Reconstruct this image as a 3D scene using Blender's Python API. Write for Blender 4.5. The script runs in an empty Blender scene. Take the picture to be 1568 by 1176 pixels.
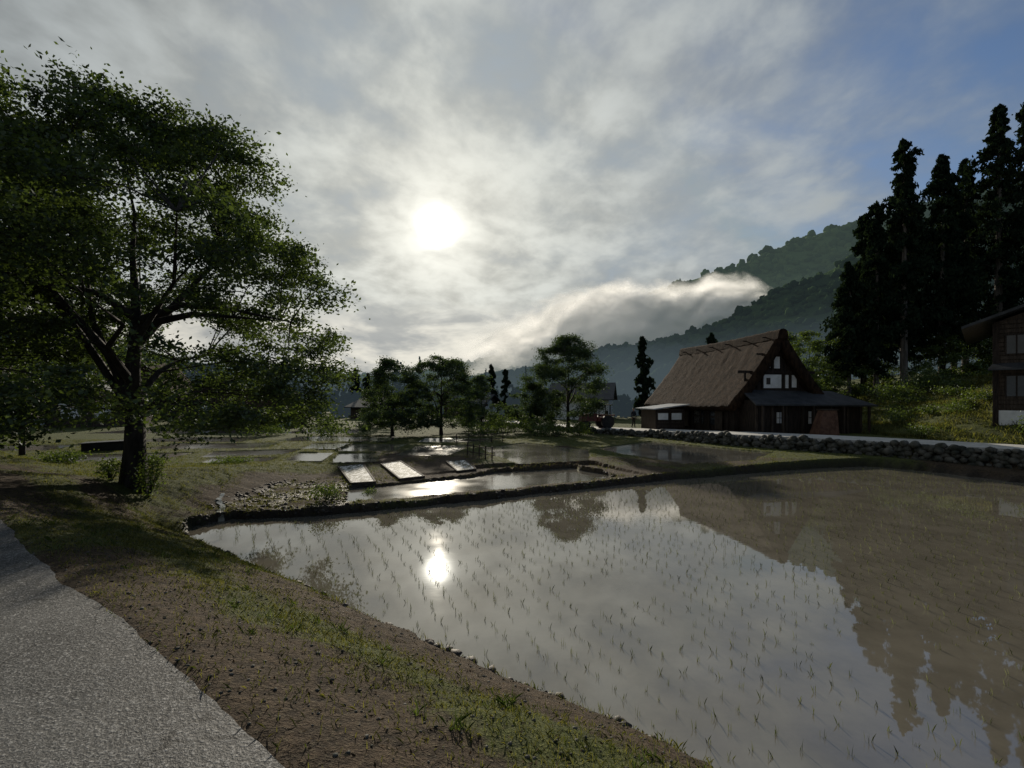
import bpy, math, random
import numpy as np
from mathutils import Vector
rng=np.random.default_rng(7); random.seed(7)
scene=bpy.context.scene
# ---------------------------------------------------------------- helpers
def link(o,parent=None):
    scene.collection.objects.link(o)
    if parent is not None: o.parent=parent
    return o
def mesh_np(name,V,F,mat,parent=None,smooth=False,attrs=None):
    V=np.asarray(V,dtype=np.float32); F=np.asarray(F,dtype=np.int32)
    me=bpy.data.meshes.new(name); k=F.shape[1]
    me.vertices.add(len(V)); me.vertices.foreach_set('co',V.ravel())
    me.loops.add(F.size); me.loops.foreach_set('vertex_index',F.ravel())
    me.polygons.add(len(F)); me.polygons.foreach_set('loop_start',np.arange(0,F.size,k,dtype=np.int32))
    try: me.polygons.foreach_set('loop_total',np.full(len(F),k,dtype=np.int32))
    except Exception: pass
    me.update(calc_edges=True)
    if smooth: me.polygons.foreach_set('use_smooth',np.ones(len(F),dtype=bool))
    if attrs:
        for n,a in attrs.items():
            at=me.attributes.new(n,'FLOAT','POINT'); at.data.foreach_set('value',np.asarray(a,dtype=np.float32))
    me.materials.append(mat); me.update()
    return link(bpy.data.objects.new(name,me),parent)
def mesh_py(name,V,F,mat,parent=None,smooth=False):
    me=bpy.data.meshes.new(name); me.from_pydata([tuple(v) for v in V],[],F); me.update()
    if smooth:
        for p in me.polygons: p.use_smooth=True
    me.materials.append(mat)
    return link(bpy.data.objects.new(name,me),parent)
def empty(name,loc=(0,0,0),rz=0):
    o=bpy.data.objects.new(name,None); o.location=loc; o.rotation_euler=(0,0,rz); o.empty_display_size=0.5
    return link(o)
def vn(x,y,s=0):
    xi=np.floor(x); yi=np.floor(y); fx=x-xi; fy=y-yi
    fx=fx*fx*(3-2*fx); fy=fy*fy*(3-2*fy)
    def h(i,j):
        v=np.sin(i*127.1+j*311.7+s*74.7)*43758.5453
        return v-np.floor(v)
    return (h(xi,yi)*(1-fx)+h(xi+1,yi)*fx)*(1-fy)+(h(xi,yi+1)*(1-fx)+h(xi+1,yi+1)*fx)*fy
def fbm(x,y,s=0,o=4):
    r=0;a=0.5
    for i in range(o):
        r=r+a*vn(x*2**i,y*2**i,s+i*13); a*=0.5
    return r
def ss(x,a,b):
    t=np.clip((x-a)/(b-a),0,1); return t*t*(3-2*t)
def sdf(poly,x,y):
    P=np.array(poly,float); out=np.full(x.shape,9.0)
    lo=P.min(0)-2.5; hi=P.max(0)+2.5
    mk=(x>lo[0])&(x<hi[0])&(y>lo[1])&(y<hi[1])
    if not mk.any(): return out
    x=x[mk]; y=y[mk]; d=np.full(x.shape,1e9); ins=np.zeros(x.shape,bool)
    for i in range(len(P)):
        a=P[i-1]; b=P[i]; e=b-a
        t=np.clip(((x-a[0])*e[0]+(y-a[1])*e[1])/(e@e),0,1)
        d=np.minimum(d,np.hypot(x-a[0]-t*e[0],y-a[1]-t*e[1]))
        c=((a[1]>y)!=(b[1]>y))
        xx=(b[0]-a[0])*(y-a[1])/(b[1]-a[1]+1e-12)+a[0]
        ins^=(c&(x<xx))
    out[mk]=np.where(ins,-d,d); return out
def line_sd(pts,x,y):
    P=np.array(pts,float); d=np.full(x.shape,1e9); sg=np.ones(x.shape)
    for i in range(len(P)-1):
        a=P[i]; b=P[i+1]; e=b-a
        t=np.clip(((x-a[0])*e[0]+(y-a[1])*e[1])/(e@e),0,1)
        dd=np.hypot(x-a[0]-t*e[0],y-a[1]-t*e[1])
        cr=e[0]*(y-a[1])-e[1]*(x-a[0])
        m=dd<d; d=np.where(m,dd,d); sg=np.where(m,np.where(cr<0,1,-1),sg)
    return d*sg
class MB:
    def __init__(s): s.V=[]; s.F=[]
    def box(s,x0,x1,y0,y1,z0,z1):
        n=len(s.V); s.V+=[(x0,y0,z0),(x1,y0,z0),(x1,y1,z0),(x0,y1,z0),(x0,y0,z1),(x1,y0,z1),(x1,y1,z1),(x0,y1,z1)]
        s.F+=[tuple(n+i for i in f) for f in ((0,3,2,1),(4,5,6,7),(0,1,5,4),(1,2,6,5),(2,3,7,6),(3,0,4,7))]
    def hexa(s,p):
        n=len(s.V); s.V+=list(p); s.F+=[tuple(n+i for i in f) for f in ((0,3,2,1),(4,5,6,7),(0,1,5,4),(1,2,6,5),(2,3,7,6),(3,0,4,7))]
    def slab(s,a,b,c,d,t):
        s.hexa([(p[0],p[1],p[2]-t) for p in (a,b,c,d)]+[a,b,c,d])
    def cyl(s,c,axis,r,l,n=16,r2=None):
        r2=r if r2 is None else r2
        c=Vector(c); ax=Vector(axis).normalized(); u=ax.orthogonal().normalized(); v=ax.cross(u); k=len(s.V)
        for e,rr in((-.5,r),(.5,r2)):
            for i in range(n):
                t=2*math.pi*i/n; s.V.append(tuple(c+ax*l*e+u*rr*math.cos(t)+v*rr*math.sin(t)))
        for i in range(n): j=(i+1)%n; s.F.append((k+i,k+j,k+n+j,k+n+i))
        s.F.append(tuple(k+i for i in range(n))[::-1]); s.F.append(tuple(k+n+i for i in range(n)))
    def prism(s,poly,y0,y1):
        n=len(poly); k=len(s.V)
        s.V+=[(p[0],y0,p[1]) for p in poly]+[(p[0],y1,p[1]) for p in poly]
        s.F.append(tuple(range(k,k+n))); s.F.append(tuple(range(k+2*n-1,k+n-1,-1)))
        for i in range(n): j=(i+1)%n; s.F.append((k+i,k+n+i,k+n+j,k+j))
    def make(s,name,mat,parent=None,smooth=False): return mesh_py(name,s.V,s.F,mat,parent,smooth)
def tubes(paths,n=6):
    V=[];F=[];k=0
    for pts,rad in paths:
        pts=[Vector(p) for p in pts]; m=len(pts)
        for i,p in enumerate(pts):
            d=(pts[min(i+1,m-1)]-pts[max(i-1,0)]).normalized()
            u=d.cross(Vector((0.31,0.95,0.05))).normalized(); v=d.cross(u)
            for j in range(n):
                t=2*math.pi*j/n; V.append(tuple(p+(u*math.cos(t)+v*math.sin(t))*rad[i]))
        for i in range(m-1):
            for j in range(n):
                a=k+i*n+j; b=k+i*n+(j+1)%n; F.append((a,b,b+n,a+n))
        k+=m*n
    return np.array(V),np.array(F)
# ---------------------------------------------------------------- materials
class NT:
    def __init__(s,tree): s.t=tree; s.n=tree.nodes; s.l=tree.links
    def new(s,ty,**k):
        o=s.n.new(ty)
        for a,b in k.items(): setattr(o,a,b)
        return o
    def set(s,sock,v):
        if isinstance(v,bpy.types.NodeSocket): s.l.new(v,sock)
        else: sock.default_value=v
    def m(s,op,a,b=0.0,c=0.0,clamp=False):
        o=s.new('ShaderNodeMath',operation=op,use_clamp=clamp)
        s.set(o.inputs[0],a); s.set(o.inputs[1],b); s.set(o.inputs[2],c); return o.outputs[0]
    def mr(s,v,a,b,c=0.0,d=1.0,smooth=True):
        o=s.new('ShaderNodeMapRange'); o.interpolation_type='SMOOTHSTEP' if smooth else 'LINEAR'
        s.set(o.inputs['Value'],v); s.set(o.inputs['From Min'],a); s.set(o.inputs['From Max'],b); s.set(o.inputs['To Min'],c); s.set(o.inputs['To Max'],d)
        return o.outputs[0]
    def noise(s,vec,scale,detail=4,rough=.55,dist=0.0):
        o=s.new('ShaderNodeTexNoise'); s.set(o.inputs['Vector'],vec); o.inputs['Scale'].default_value=scale; o.inputs['Detail'].default_value=detail
        o.inputs['Roughness'].default_value=rough; o.inputs['Distortion'].default_value=dist; return o.outputs['Fac']
    def voro(s,vec,scale,feat='F1'):
        o=s.new('ShaderNodeTexVoronoi',feature=feat); s.set(o.inputs['Vector'],vec); o.inputs['Scale'].default_value=scale; return o.outputs['Distance']
    def mix(s,f,a,b,bt='MIX'):
        o=s.new('ShaderNodeMix',data_type='RGBA',blend_type=bt); s.set(o.inputs[0],f)
        for k,v in ((6,a),(7,b)):
            if isinstance(v,tuple) and len(v)==3: v=(*v,1)
            s.set(o.inputs[k],v)
        return o.outputs[2]
    def pos(s): return s.new('ShaderNodeNewGeometry').outputs['Position']
    def obj(s): return s.new('ShaderNodeTexCoord').outputs['Object']
    def mapv(s,v,sc=(1,1,1),rot=(0,0,0)):
        o=s.new('ShaderNodeMapping'); s.set(o.inputs[0],v); o.inputs['Scale'].default_value=sc; o.inputs['Rotation'].default_value=rot; return o.outputs[0]
    def bump(s,h,st,dist=.02):
        o=s.new('ShaderNodeBump'); s.set(o.inputs['Height'],h); o.inputs['Strength'].default_value=st; o.inputs['Distance'].default_value=dist; return o.outputs[0]
def newmat(name):
    m=bpy.data.materials.new(name); m.use_nodes=True; t=NT(m.node_tree); b=m.node_tree.nodes['Principled BSDF']; return m,t,b
def pbr(name,c1,c2,scale=3,rough=.85,bump=.4,bs=None,stretch=(1,1,1),metal=0,spec=.3,dist=.02):
    m,t,b=newmat(name); v=t.mapv(t.obj(),stretch)
    f=t.mr(t.noise(v,scale,5,.6),.35,.65)
    t.set(b.inputs['Base Color'],t.mix(f,c1,c2)); b.inputs['Roughness'].default_value=rough; b.inputs['Metallic'].default_value=metal
    b.inputs['Specular IOR Level'].default_value=spec
    if bump: t.set(b.inputs['Normal'],t.bump(t.noise(v,bs or scale*5,4,.65),bump,dist))
    return m
def leafmat(name,c1,c2,tr=.4,tint=(1.5,1.5,.7),gloss=.03):
    m,t,b=newmat(name); t.n.remove(b); g=t.new('ShaderNodeNewGeometry')
    f=t.m('MULTIPLY_ADD',g.outputs['Random Per Island'],.6,t.m('MULTIPLY',t.noise(g.outputs['Position'],.9,2),.5))
    c=t.mix(t.mr(f,.25,.8),c1,c2)
    di=t.new('ShaderNodeBsdfDiffuse'); t.set(di.inputs[0],c)
    tl=t.new('ShaderNodeBsdfTranslucent'); t.set(tl.inputs[0],t.mix(1.0,c,tint,'MULTIPLY'))
    mx=t.new('ShaderNodeMixShader'); mx.inputs[0].default_value=tr
    t.l.new(di.outputs[0],mx.inputs[1]); t.l.new(tl.outputs[0],mx.inputs[2]); out=mx
    if gloss:
        gl=t.new('ShaderNodeBsdfGlossy'); gl.inputs['Roughness'].default_value=.5; gl.inputs[0].default_value=(.9,.95,1,1)
        m2=t.new('ShaderNodeMixShader'); m2.inputs[0].default_value=gloss; t.l.new(mx.outputs[0],m2.inputs[1]); t.l.new(gl.outputs[0],m2.inputs[2]); out=m2
    t.l.new(out.outputs[0],t.n['Material Output'].inputs[0])
    return m
M_leaf=leafmat('leaf_green',(.026,.042,.015),(.068,.098,.030),.48)
M_leaf2=leafmat('leaf_mid',(.026,.045,.02),(.060,.090,.032),.42)
M_cedar=leafmat('cedar_needles',(.010,.018,.012),(.024,.038,.022),.15,gloss=0)
M_shrub=leafmat('shrub_leaf',(.045,.072,.020),(.105,.145,.036),.4)
M_grass=leafmat('grass_blades',(.055,.072,.020),(.17,.165,.055),.42,gloss=.02)
M_rice=leafmat('rice_blades',(.05,.065,.03),(.15,.165,.08),.25,gloss=0)
M_litter=leafmat('dry_litter',(.03,.02,.012),(.18,.14,.085),.1,gloss=0)
M_bark=pbr('bark',(.014,.011,.009),(.042,.035,.029),6,.9,.8,20,(1,1,.25))
M_barkl=pbr('cedar_bark',(.06,.05,.04),(.19,.165,.14),6,.9,.8,20,(1,1,.15))
M_thatch=pbr('thatch',(.017,.010,.0065),(.050,.030,.018),5,.95,1.0,34,(1,1,.45),dist=.06,spec=.1)
M_wood=pbr('dark_timber',(.012,.008,.006),(.038,.026,.019),3,.8,.5,14,(5,5,.6))
M_wood2=pbr('weathered_boards',(.032,.023,.017),(.075,.056,.042),3,.85,.5,14,(5,5,.6))
M_plaster=pbr('white_plaster',(.62,.61,.58),(.78,.77,.74),2,.8,.1)
M_glass=pbr('window_glass',(.02,.025,.03),(.04,.045,.05),2,.15,0,spec=.6)
M_metalroof=pbr('metal_roof',(.03,.032,.035),(.055,.058,.062),2,.6,.2,metal=.1)
M_lightroof=pbr('pale_metal_roof',(.35,.36,.36),(.5,.5,.5),2,.4,.1,metal=.3)
M_stone=pbr('wall_stone',(.03,.032,.024),(.12,.115,.10),2.5,.85,.8,18)
M_concrete=pbr('concrete',(.42,.41,.38),(.55,.54,.51),1.5,.7,.15,30)
M_rust=pbr('rusty_panel',(.09,.045,.03),(.17,.09,.06),4,.7,.3)
M_red=pbr('faded_red_paint',(.12,.035,.025),(.16,.05,.04),4,.45,.1)
M_black=pbr('black_rubber',(.012,.012,.012),(.022,.022,.022),4,.7,.2)
M_white=pbr('white_paint',(.7,.7,.7),(.8,.8,.8),2,.35,0)
M_skin=pbr('skin',(.35,.2,.14),(.4,.24,.17),5,.6,0)
M_cloth=pbr('navy_cloth',(.02,.024,.035),(.035,.04,.055),8,.9,.3)
M_cloth2=pbr('grey_trousers',(.035,.033,.03),(.06,.055,.05),8,.9,.3)
M_hair=pbr('hair',(.008,.007,.006),(.015,.012,.01),9,.6,.3)
M_clod=pbr('dark_mud',(.020,.015,.011),(.065,.05,.035),6,.7,.6,30,spec=.5)
def ground_mat():
    m,t,b=newmat('ground_soil_grass'); p=t.pos()
    at=t.new('ShaderNodeAttribute',attribute_name='grassy').outputs['Fac']
    wet=t.new('ShaderNodeAttribute',attribute_name='wet').outputs['Fac']
    n1=t.noise(p,1.3,4,.65); n2=t.noise(p,9,5,.7); n3=t.noise(p,45,3,.7)
    soil=t.mix(t.mr(n2,.3,.7),(.026,.018,.011),(.10,.070,.043))
    soil=t.mix(t.mr(n3,.5,.75),soil,(.16,.13,.082))
    gr=t.mix(t.mr(n2,.3,.7),(.032,.046,.012),(.092,.105,.026))
    gr=t.mix(t.mr(n3,.45,.7),gr,(.14,.145,.046))
    gf=t.mr(t.m('ADD',t.m('MULTIPLY',t.m('ADD',n1,n2),.5),t.m('SUBTRACT',at,.5)),.42,.62)
    c=t.mix(gf,soil,gr); c=t.mix(t.m('MULTIPLY',wet,.85),c,(.026,.02,.014))
    t.set(b.inputs['Base Color'],c)
    t.set(b.inputs['Roughness'],t.mr(wet,0,1,.95,.5)); b.inputs['Specular IOR Level'].default_value=.2
    h=t.m('ADD',n2,t.m('MULTIPLY',n3,.6)); t.set(b.inputs['Normal'],t.bump(h,1.0,.08))
    return m
M_ground=ground_mat()
def asphalt():
    m,t,b=newmat('asphalt'); p=t.pos()
    n=t.noise(p,1.6,5,.6); a1=t.noise(p,75,2,.6); a2=t.noise(t.mapv(p,(1,1,1),(0,0,1)),42,3,.7); a3=t.noise(p,14,4,.7)
    wv=t.new('ShaderNodeVectorMath',operation='ADD'); t.set(wv.inputs[0],p)
    nz=t.new('ShaderNodeTexNoise'); t.set(nz.inputs['Vector'],p); nz.inputs['Scale'].default_value=2.5; nz.inputs['Detail'].default_value=5
    sc=t.new('ShaderNodeVectorMath',operation='SCALE'); t.set(sc.inputs[0],nz.outputs['Color']); sc.inputs['Scale'].default_value=.7; t.set(wv.inputs[1],sc.outputs[0])
    ck=t.voro(wv.outputs[0],.75,'DISTANCE_TO_EDGE')
    c=t.mix(t.mr(n,.35,.65),(.05,.05,.048),(.10,.098,.092)); c=t.mix(t.mr(a3,.4,.65,0,.45),c,(.03,.029,.027))
    c=t.mix(t.mr(a1,.54,.66,.0,.85),c,(.27,.265,.25)); c=t.mix(t.mr(a2,.58,.66,.0,.8),c,(.34,.33,.31)); c=t.mix(t.mr(a2,.30,.42,.9,.0),c,(.012,.012,.011))
    c=t.mix(t.mr(ck,0,.012,.9,0),c,(.010,.010,.009))
    t.set(b.inputs['Base Color'],c); b.inputs['Roughness'].default_value=.7; b.inputs['Specular IOR Level'].default_value=.35
    t.set(b.inputs['Normal'],t.bump(t.m('ADD',a1,a2),.7,.008)); return m
M_asphalt=asphalt()
def water(name,murk=(.150,.134,.104),ior=2.3,b_=.008,r=(.008,.035)):
    m,t,b=newmat(name); p=t.pos(); t.n.remove(b)
    n=t.noise(t.mapv(p,(1,1.6,1)),2.2,2,.5); n4=t.noise(p,.35,3,.6)
    mud=t.mix(t.mr(t.noise(p,.9,5,.7),.3,.7),tuple(x*.82 for x in murk),tuple(x*1.15 for x in murk))
    nb=t.bump(n,b_,.05)
    di=t.new('ShaderNodeBsdfDiffuse'); t.set(di.inputs[0],mud)
    gl=t.new('ShaderNodeBsdfGlossy'); gl.inputs['Color'].default_value=(.96,.96,.95,1); t.set(gl.inputs['Roughness'],t.mr(n4,.35,.65,*r)); t.set(gl.inputs['Normal'],nb)
    fr=t.new('ShaderNodeFresnel'); fr.inputs['IOR'].default_value=ior; t.set(fr.inputs['Normal'],nb)
    mx=t.new('ShaderNodeMixShader'); t.l.new(fr.outputs[0],mx.inputs[0]); t.l.new(di.outputs[0],mx.inputs[1]); t.l.new(gl.outputs[0],mx.inputs[2])
    t.l.new(mx.outputs[0],t.n['Material Output'].inputs[0]); return m
M_water=water('paddy_water'); M_water2=water('shallow_water',(.12,.11,.09),2.8,.008,(.07,.14))
def hillmat(name,c1,c2,haze,hf_lo,hf_hi,z0,z1):
    m,t,b=newmat(name); p=t.pos(); g=t.new('ShaderNodeNewGeometry'); t.n.remove(b)
    c=t.mix(t.mr(t.m('MULTIPLY_ADD',g.outputs['Random Per Island'],.4,t.m('MULTIPLY',t.noise(p,.02,4),.7)),.3,.8),c1,c2)
    di=t.new('ShaderNodeBsdfDiffuse'); t.set(di.inputs[0],c)
    t.set(di.inputs['Normal'],t.bump(t.noise(p,.5,2,.7),1,1.5))
    s=t.new('ShaderNodeSeparateXYZ'); t.set(s.inputs[0],p)
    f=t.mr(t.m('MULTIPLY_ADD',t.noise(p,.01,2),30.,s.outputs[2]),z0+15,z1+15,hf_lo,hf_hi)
    e=t.new('ShaderNodeEmission'); e.inputs[0].default_value=(*haze,1)  # distance haze painted onto the slopes as bluish emission, stronger lower down
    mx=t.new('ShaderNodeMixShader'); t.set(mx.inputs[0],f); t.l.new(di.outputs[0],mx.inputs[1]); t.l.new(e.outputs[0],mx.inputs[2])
    t.l.new(mx.outputs[0],t.n['Material Output'].inputs[0]); return m
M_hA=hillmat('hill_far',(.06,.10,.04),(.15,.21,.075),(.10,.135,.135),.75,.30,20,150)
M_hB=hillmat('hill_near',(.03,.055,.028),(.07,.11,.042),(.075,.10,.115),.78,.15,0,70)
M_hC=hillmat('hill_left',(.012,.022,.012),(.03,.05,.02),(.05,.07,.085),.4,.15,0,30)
# ---------------------------------------------------------------- layout
road_n=(0.602,0.798)
main=[(12,-4.5),(8,-1.2),(4,1.9),(0.995,4.24),(.105,4.92),(-.62,5.52),(-1.53,6.23),(-2.8,7.38),(-3.86,8.42),(-5.07,9.41),(-6.65,10.5),(-7.6,11.4),(-7.78,12.2),(-7.3,12.85),(-6,13.0),(-4.59,13.56),(-2.76,14.37),(-1.67,14.9),(1.69,16.7),(6.55,19.2),(13.1,22.0),(16.6,23.0),(18.2,21.4),(19.2,18.3),(21.5,13),(24,7),(26,0),(20,-8)]
p2=[(-4.85,14.5),(-2.96,15.2),(-.53,16.4),(2.0,17.7),(4.0,18.8),(2.6,21.4),(-.6,20.2),(-1.2,19.2),(-3.5,17.6),(-5.3,16.6)]
p3=[(-1.7,28),(.84,31),(4.1,27.2),(3.4,22.6),(.4,21.4),(-.5,23.8)]
p4=[(5.0,28),(9.0,32),(11.2,29),(13.4,25.6),(11.0,22.6),(7.6,21.6),(5.7,25)]
small=[ [(-14.2,22.6),(-11.2,23.8),(-11.4,25.9),(-15,24.9)], [(-12.8,20.4),(-10.7,21.0),(-10.9,22.4),(-13.4,22.0)],
 [(-9.9,21.6),(-8.6,21.6),(-9.2,24.6),(-10.5,24.6)], [(-11.3,26.4),(-9.7,26.4),(-10.0,29.4),(-11.8,29.4)],
 [(-7.8,21.6),(-6.2,21.8),(-6.8,25),(-8.7,25)], [(-9.2,26),(-6.4,26.2),(-6.6,30),(-9.6,29.8)],
 [(-5.6,24.3),(-3.3,24.2),(-2.6,29.2),(-5.4,29)], [(-20,20.5),(-15.6,22),(-16.0,24.4),(-20.6,23.2)],
 [(-24,30.5),(-17,30.5),(-17,34),(-24,34)],[(-15,31),(-8,31),(-8,34.5),(-15,34.5)],[(-33,38),(-20,38),(-20,43),(-33,43)],[(-18,38),(-12.5,38),(-12.5,43),(-18,43)],
 [(-6,31.5),(-1.5,31.5),(-1.5,34.6),(-6,34.6)],[(-30,25),(-24.5,25.5),(-25,28.4),(-31,28)],[(-19.6,26),(-13.6,26.8),(-14.2,29.6),(-20,29.2)],[(-48,33),(-36,34),(-37,38),(-49,37)]]
wall=[(29,0),(26,8),(23.5,14),(21,20),(17.7,24.3),(15,27),(12.6,30),(10.2,35),(6,40),(2,46),(-4,55)]
def H(x,y,detail=True):
    x=np.asarray(x,float); y=np.asarray(y,float)
    n=road_n[0]*x+road_n[1]*y
    lf=ss(-x,7.8,10.5)
    end=(.20+.20*ss(y,16.5,24))*(1-lf)+(1.0-.5*ss(y,14,22))*lf
    k=np.clip((n-1.15)/3.1,0,1); prof=.55*k+.45*k*k
    z=1.6+(end-1.6)*prof
    z=np.where(n<1.15,1.592,z)
    dr=line_sd(wall,x,y)
    zr=1.0-.38*ss(y,26,42)
    u=x-.15*y
    hill=np.interp(u,[18.0,20.4,24,27.7,40,80,200],[0,1.3,2.6,3.9,5.4,8,20])
    ter=np.floor(hill/.65)*.65+.65*ss(hill/.65-np.floor(hill/.65),.55,1.0)
    hill=ter*ss(dr,3.0,6.5)
    right=zr-.0+hill
    z=z+(right-z)*ss(dr,-.08,.12)*(n>3)
    far=ss(y,70,160); z=z*(1-far*(dr<0))
    if detail:
        w=ss(n,1.2,2.0)*(1-ss(dr,-.6,-.1)*(1-ss(dr,3,4)))
        w=w*(1-.85*ss(y,16,21)*(dr<0))
        z=z+w*((fbm(x*1.3,y*1.3,3)-.47)*.15+(fbm(x*7,y*7,9,3)-.45)*.07)
        z=z-.01*((dr>0)&(dr<2.8))
        z=z+ss(n,1.05,1.25)*(1-ss(n,1.25,1.9))*(.02)
    return z,n,dr
ponds=[(main,0.0),(p2,.12),(p3,.34),(p4,.33)]
for s_ in small:
    c=np.mean(np.array(s_),0); ponds.append((s_,float(H(c[:1],c[1:],False)[0][0])-.02))
def ground_height(x,y):
    z,n,dr=H(x,y)
    wet=np.zeros_like(z); wig=(fbm(x*1.1,y*1.1,21,3)-.45)*.35+(fbm(x*5,y*5,5,3)-.45)*.22
    dmain=sdf(main,x,y)
    for i,(poly,zw) in enumerate(ponds):
        sc=1.0 if i<2 else .75
        d=(dmain if i==0 else sdf(poly,x,y))+wig*sc
        inside=ss(d,0.0,.24)
        rim=zw+(.06 if i<2 else .035)
        z=np.where(d<.26,(zw-.14)*(1-inside)+np.maximum(np.minimum(z,rim+.15) if i>=1 else z,rim)*inside,z)
        if i>=1: z=np.where((d>=.26)&(d<1.2)&(dmain>.3),np.minimum(z,zw+.05+.04*(i==1)),z)
        wet=np.maximum(wet,1-ss(d,.08,.34 if i==0 else .2))
    mudp=ss(x,-8.6,-7.8)*(1-ss(x,-5,-4))*ss(y,13,13.5)*(1-ss(y,16.5,18.5))
    wet=np.maximum(wet,mudp*ss(fbm(x*1.6,y*2.4,55),.36,.5)*.85)
    return z,n,dr,wet
def axis(lo,hi,fine0,fine1,step,grow):
    a=list(np.arange(fine0,fine1,step)); s=step; v=a[-1]
    while v<hi: s*=grow; v+=s; a.append(v)
    s=step; v=a[0]; L=[]
    while v>lo: s*=grow; v-=s; L.append(v)
    return np.array(L[::-1]+a)
xs=axis(-1500,1500,-13,9,.1,1.03); ys=axis(-30,1500,1,26,.09,1.02)
X,Y=np.meshgrid(xs,ys); Z,Nn,DR,WET=ground_height(X,Y)
nx,ny=len(xs),len(ys)
V=np.stack([X.ravel(),Y.ravel(),Z.ravel()],1)
ii,jj=np.meshgrid(np.arange(nx-1),np.arange(ny-1)); a=(jj*nx+ii).ravel(); F=np.stack([a,a+1,a+nx+1,a+nx],1)
def grassy(x,y,n,dr):
    g=.33+.38*np.exp(-((n-2.45)/.5)**2)*(y<12)+.15*ss(n,3.4,4.0)*(y<13)+.45*ss(-x,8,10)*ss(y,11.5,14)+.34*ss(y,18,26)+.5*ss(dr,2.5,4.5)+.6*ss(y,28,42)
    return g+(fbm(x*.35,y*.35,31)-.47)*1.0
G=grassy(X,Y,Nn,DR)
mesh_np('ground',V,F,M_ground,smooth=True,attrs={'grassy':G.ravel(),'wet':WET.ravel()})
V=[];F=[]; t=np.linspace(-26,40,661); tx,ty=-.798,.602
for i,tt in enumerate(t):
    for j,nn in enumerate((-3.2,-1.2,0.2,1.08)):
        w=(float(fbm(np.array(tt*.7),np.array(3.3),4))-.45)*.2+(float(fbm(np.array(tt*7),np.array(.3),4))-.5)*.06 if j in(0,3) else 0
        q=nn+w; V.append((q*road_n[0]+tt*tx,q*road_n[1]+tt*ty,1.6+.004+(.012 if j in(1,2) else 0)))
    if i:
        for j in range(3): b=i*4+j; F.append((b-4,b-3,b+1,b))
mesh_py('asphalt_road',V,F,M_asphalt,smooth=True)
def offset_line(pts,d):
    out=[]; P=[Vector(p) for p in pts]
    for i in range(len(P)):
        e=(P[min(i+1,len(P)-1)]-P[max(i-1,0)]).normalized(); nr=Vector((e.y,-e.x)); out.append(P[i]+nr*d)
    return out
def resample(pts,step):
    out=[]; P=[Vector(p) for p in pts]
    for i in range(len(P)-1):
        L=(P[i+1]-P[i]).length; n=max(1,int(L/step))
        for k in range(n): out.append(P[i].lerp(P[i+1],k/n))
    out.append(P[-1]); return out
wl=resample(wall,.5)
A=offset_line(wl,.02); B=offset_line(wl,2.6); V=[];F=[]
def zroad(y): return float(1.0-.38*ss(np.array(float(y)),26,42))
for i in range(len(A)):
    V+=[(A[i].x,A[i].y,zroad(wl[i].y)-.1),(A[i].x,A[i].y,zroad(wl[i].y)+.09),(B[i].x,B[i].y,zroad(wl[i].y)+.12)]
    if i: k=i*3; F+=[(k-3,k,k+1,k-2),(k-2,k+1,k+2,k-1)]
mesh_py('concrete_road',V,F,M_concrete)
def grow(poly,d):
    P=[Vector(p) for p in poly]; out=[]
    area=sum(P[i-1].x*P[i].y-P[i].x*P[i-1].y for i in range(len(P)))
    s=1 if area>0 else -1
    for i in range(len(P)):
        e=(P[(i+1)%len(P)]-P[i-1]).normalized(); out.append(P[i]+Vector((e.y,-e.x))*d*s)
    return out if area>0 else out[::-1]
for i,(poly,zw) in enumerate(ponds):
    g=grow(poly,.25 if i else .42)
    mesh_py('paddy_water',[(p.x,p.y,zw) for p in g],[tuple(range(len(g)))],M_water if i==0 else M_water2)
V=[];F=[]; pts=[Vector((-8.6,14.6)),Vector((-8.35,13.9)),Vector((-7.85,13.35)),Vector((-7.7,12.9)),Vector((-7.35,12.4))]
rs=resample(pts,.09)
for i,p in enumerate(rs):
    zz=float(ground_height(np.array([p.x]),np.array([p.y]))[0][0])
    w=.04+.05*random.random(); ox=random.uniform(-.04,.04); V+=[(p.x-w+ox,p.y-w*.4,zz+.025),(p.x+w+ox,p.y+w*.4,zz+.02)]
    if i: F.append((2*i-2,2*i,2*i+1,2*i-1))
mesh_py('inlet_stream',V,F,M_water2,smooth=True)
import bmesh
def ico(sub):
    bm=bmesh.new(); bmesh.ops.create_icosphere(bm,subdivisions=sub,radius=1); v=np.array([x.co[:] for x in bm.verts]); f=np.array([[q.index for q in p.verts] for p in bm.faces]); bm.free(); return v,f
def blobs(C,S,sub=2,jit=.2,flat=None):
    v,f=ico(sub); C=np.asarray(C,float); S=np.asarray(S,float); N=len(C); m=len(v)
    a=rng.uniform(0,6.28,N); ca,sa=np.cos(a),np.sin(a)
    L=v[None]*(1+rng.uniform(-jit,jit,(N,m,1)))*S[:,None,:]
    Xr=L[...,0]*ca[:,None]-L[...,1]*sa[:,None]; Yr=L[...,0]*sa[:,None]+L[...,1]*ca[:,None]
    W=np.stack([Xr,Yr,L[...,2]],-1)+C[:,None,:]
    return W.reshape(-1,3),(f[None]+np.arange(N)[:,None,None]*m).reshape(-1,3)
C=[];S=[]
wl2=resample(wall,.27); WA=offset_line(wl2,-.05)
for i,p in enumerate(WA):
    if p.y<8 or p.y>50: continue
    zt=zroad(p.y)+.02; z=-.1
    while z<zt-.05:
        s=random.uniform(.08,.19); C.append((p.x+random.uniform(-.12,.12)-.12*(zt-z),p.y+random.uniform(-.12,.12)-.1*(zt-z),z+s*.8)); S.append((s*1.35,s*1.1,s)); z+=s*1.25
Vb,Fb=blobs(C,S,2,.16); mesh_np('stone_wall',Vb,Fb,M_stone)
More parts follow.
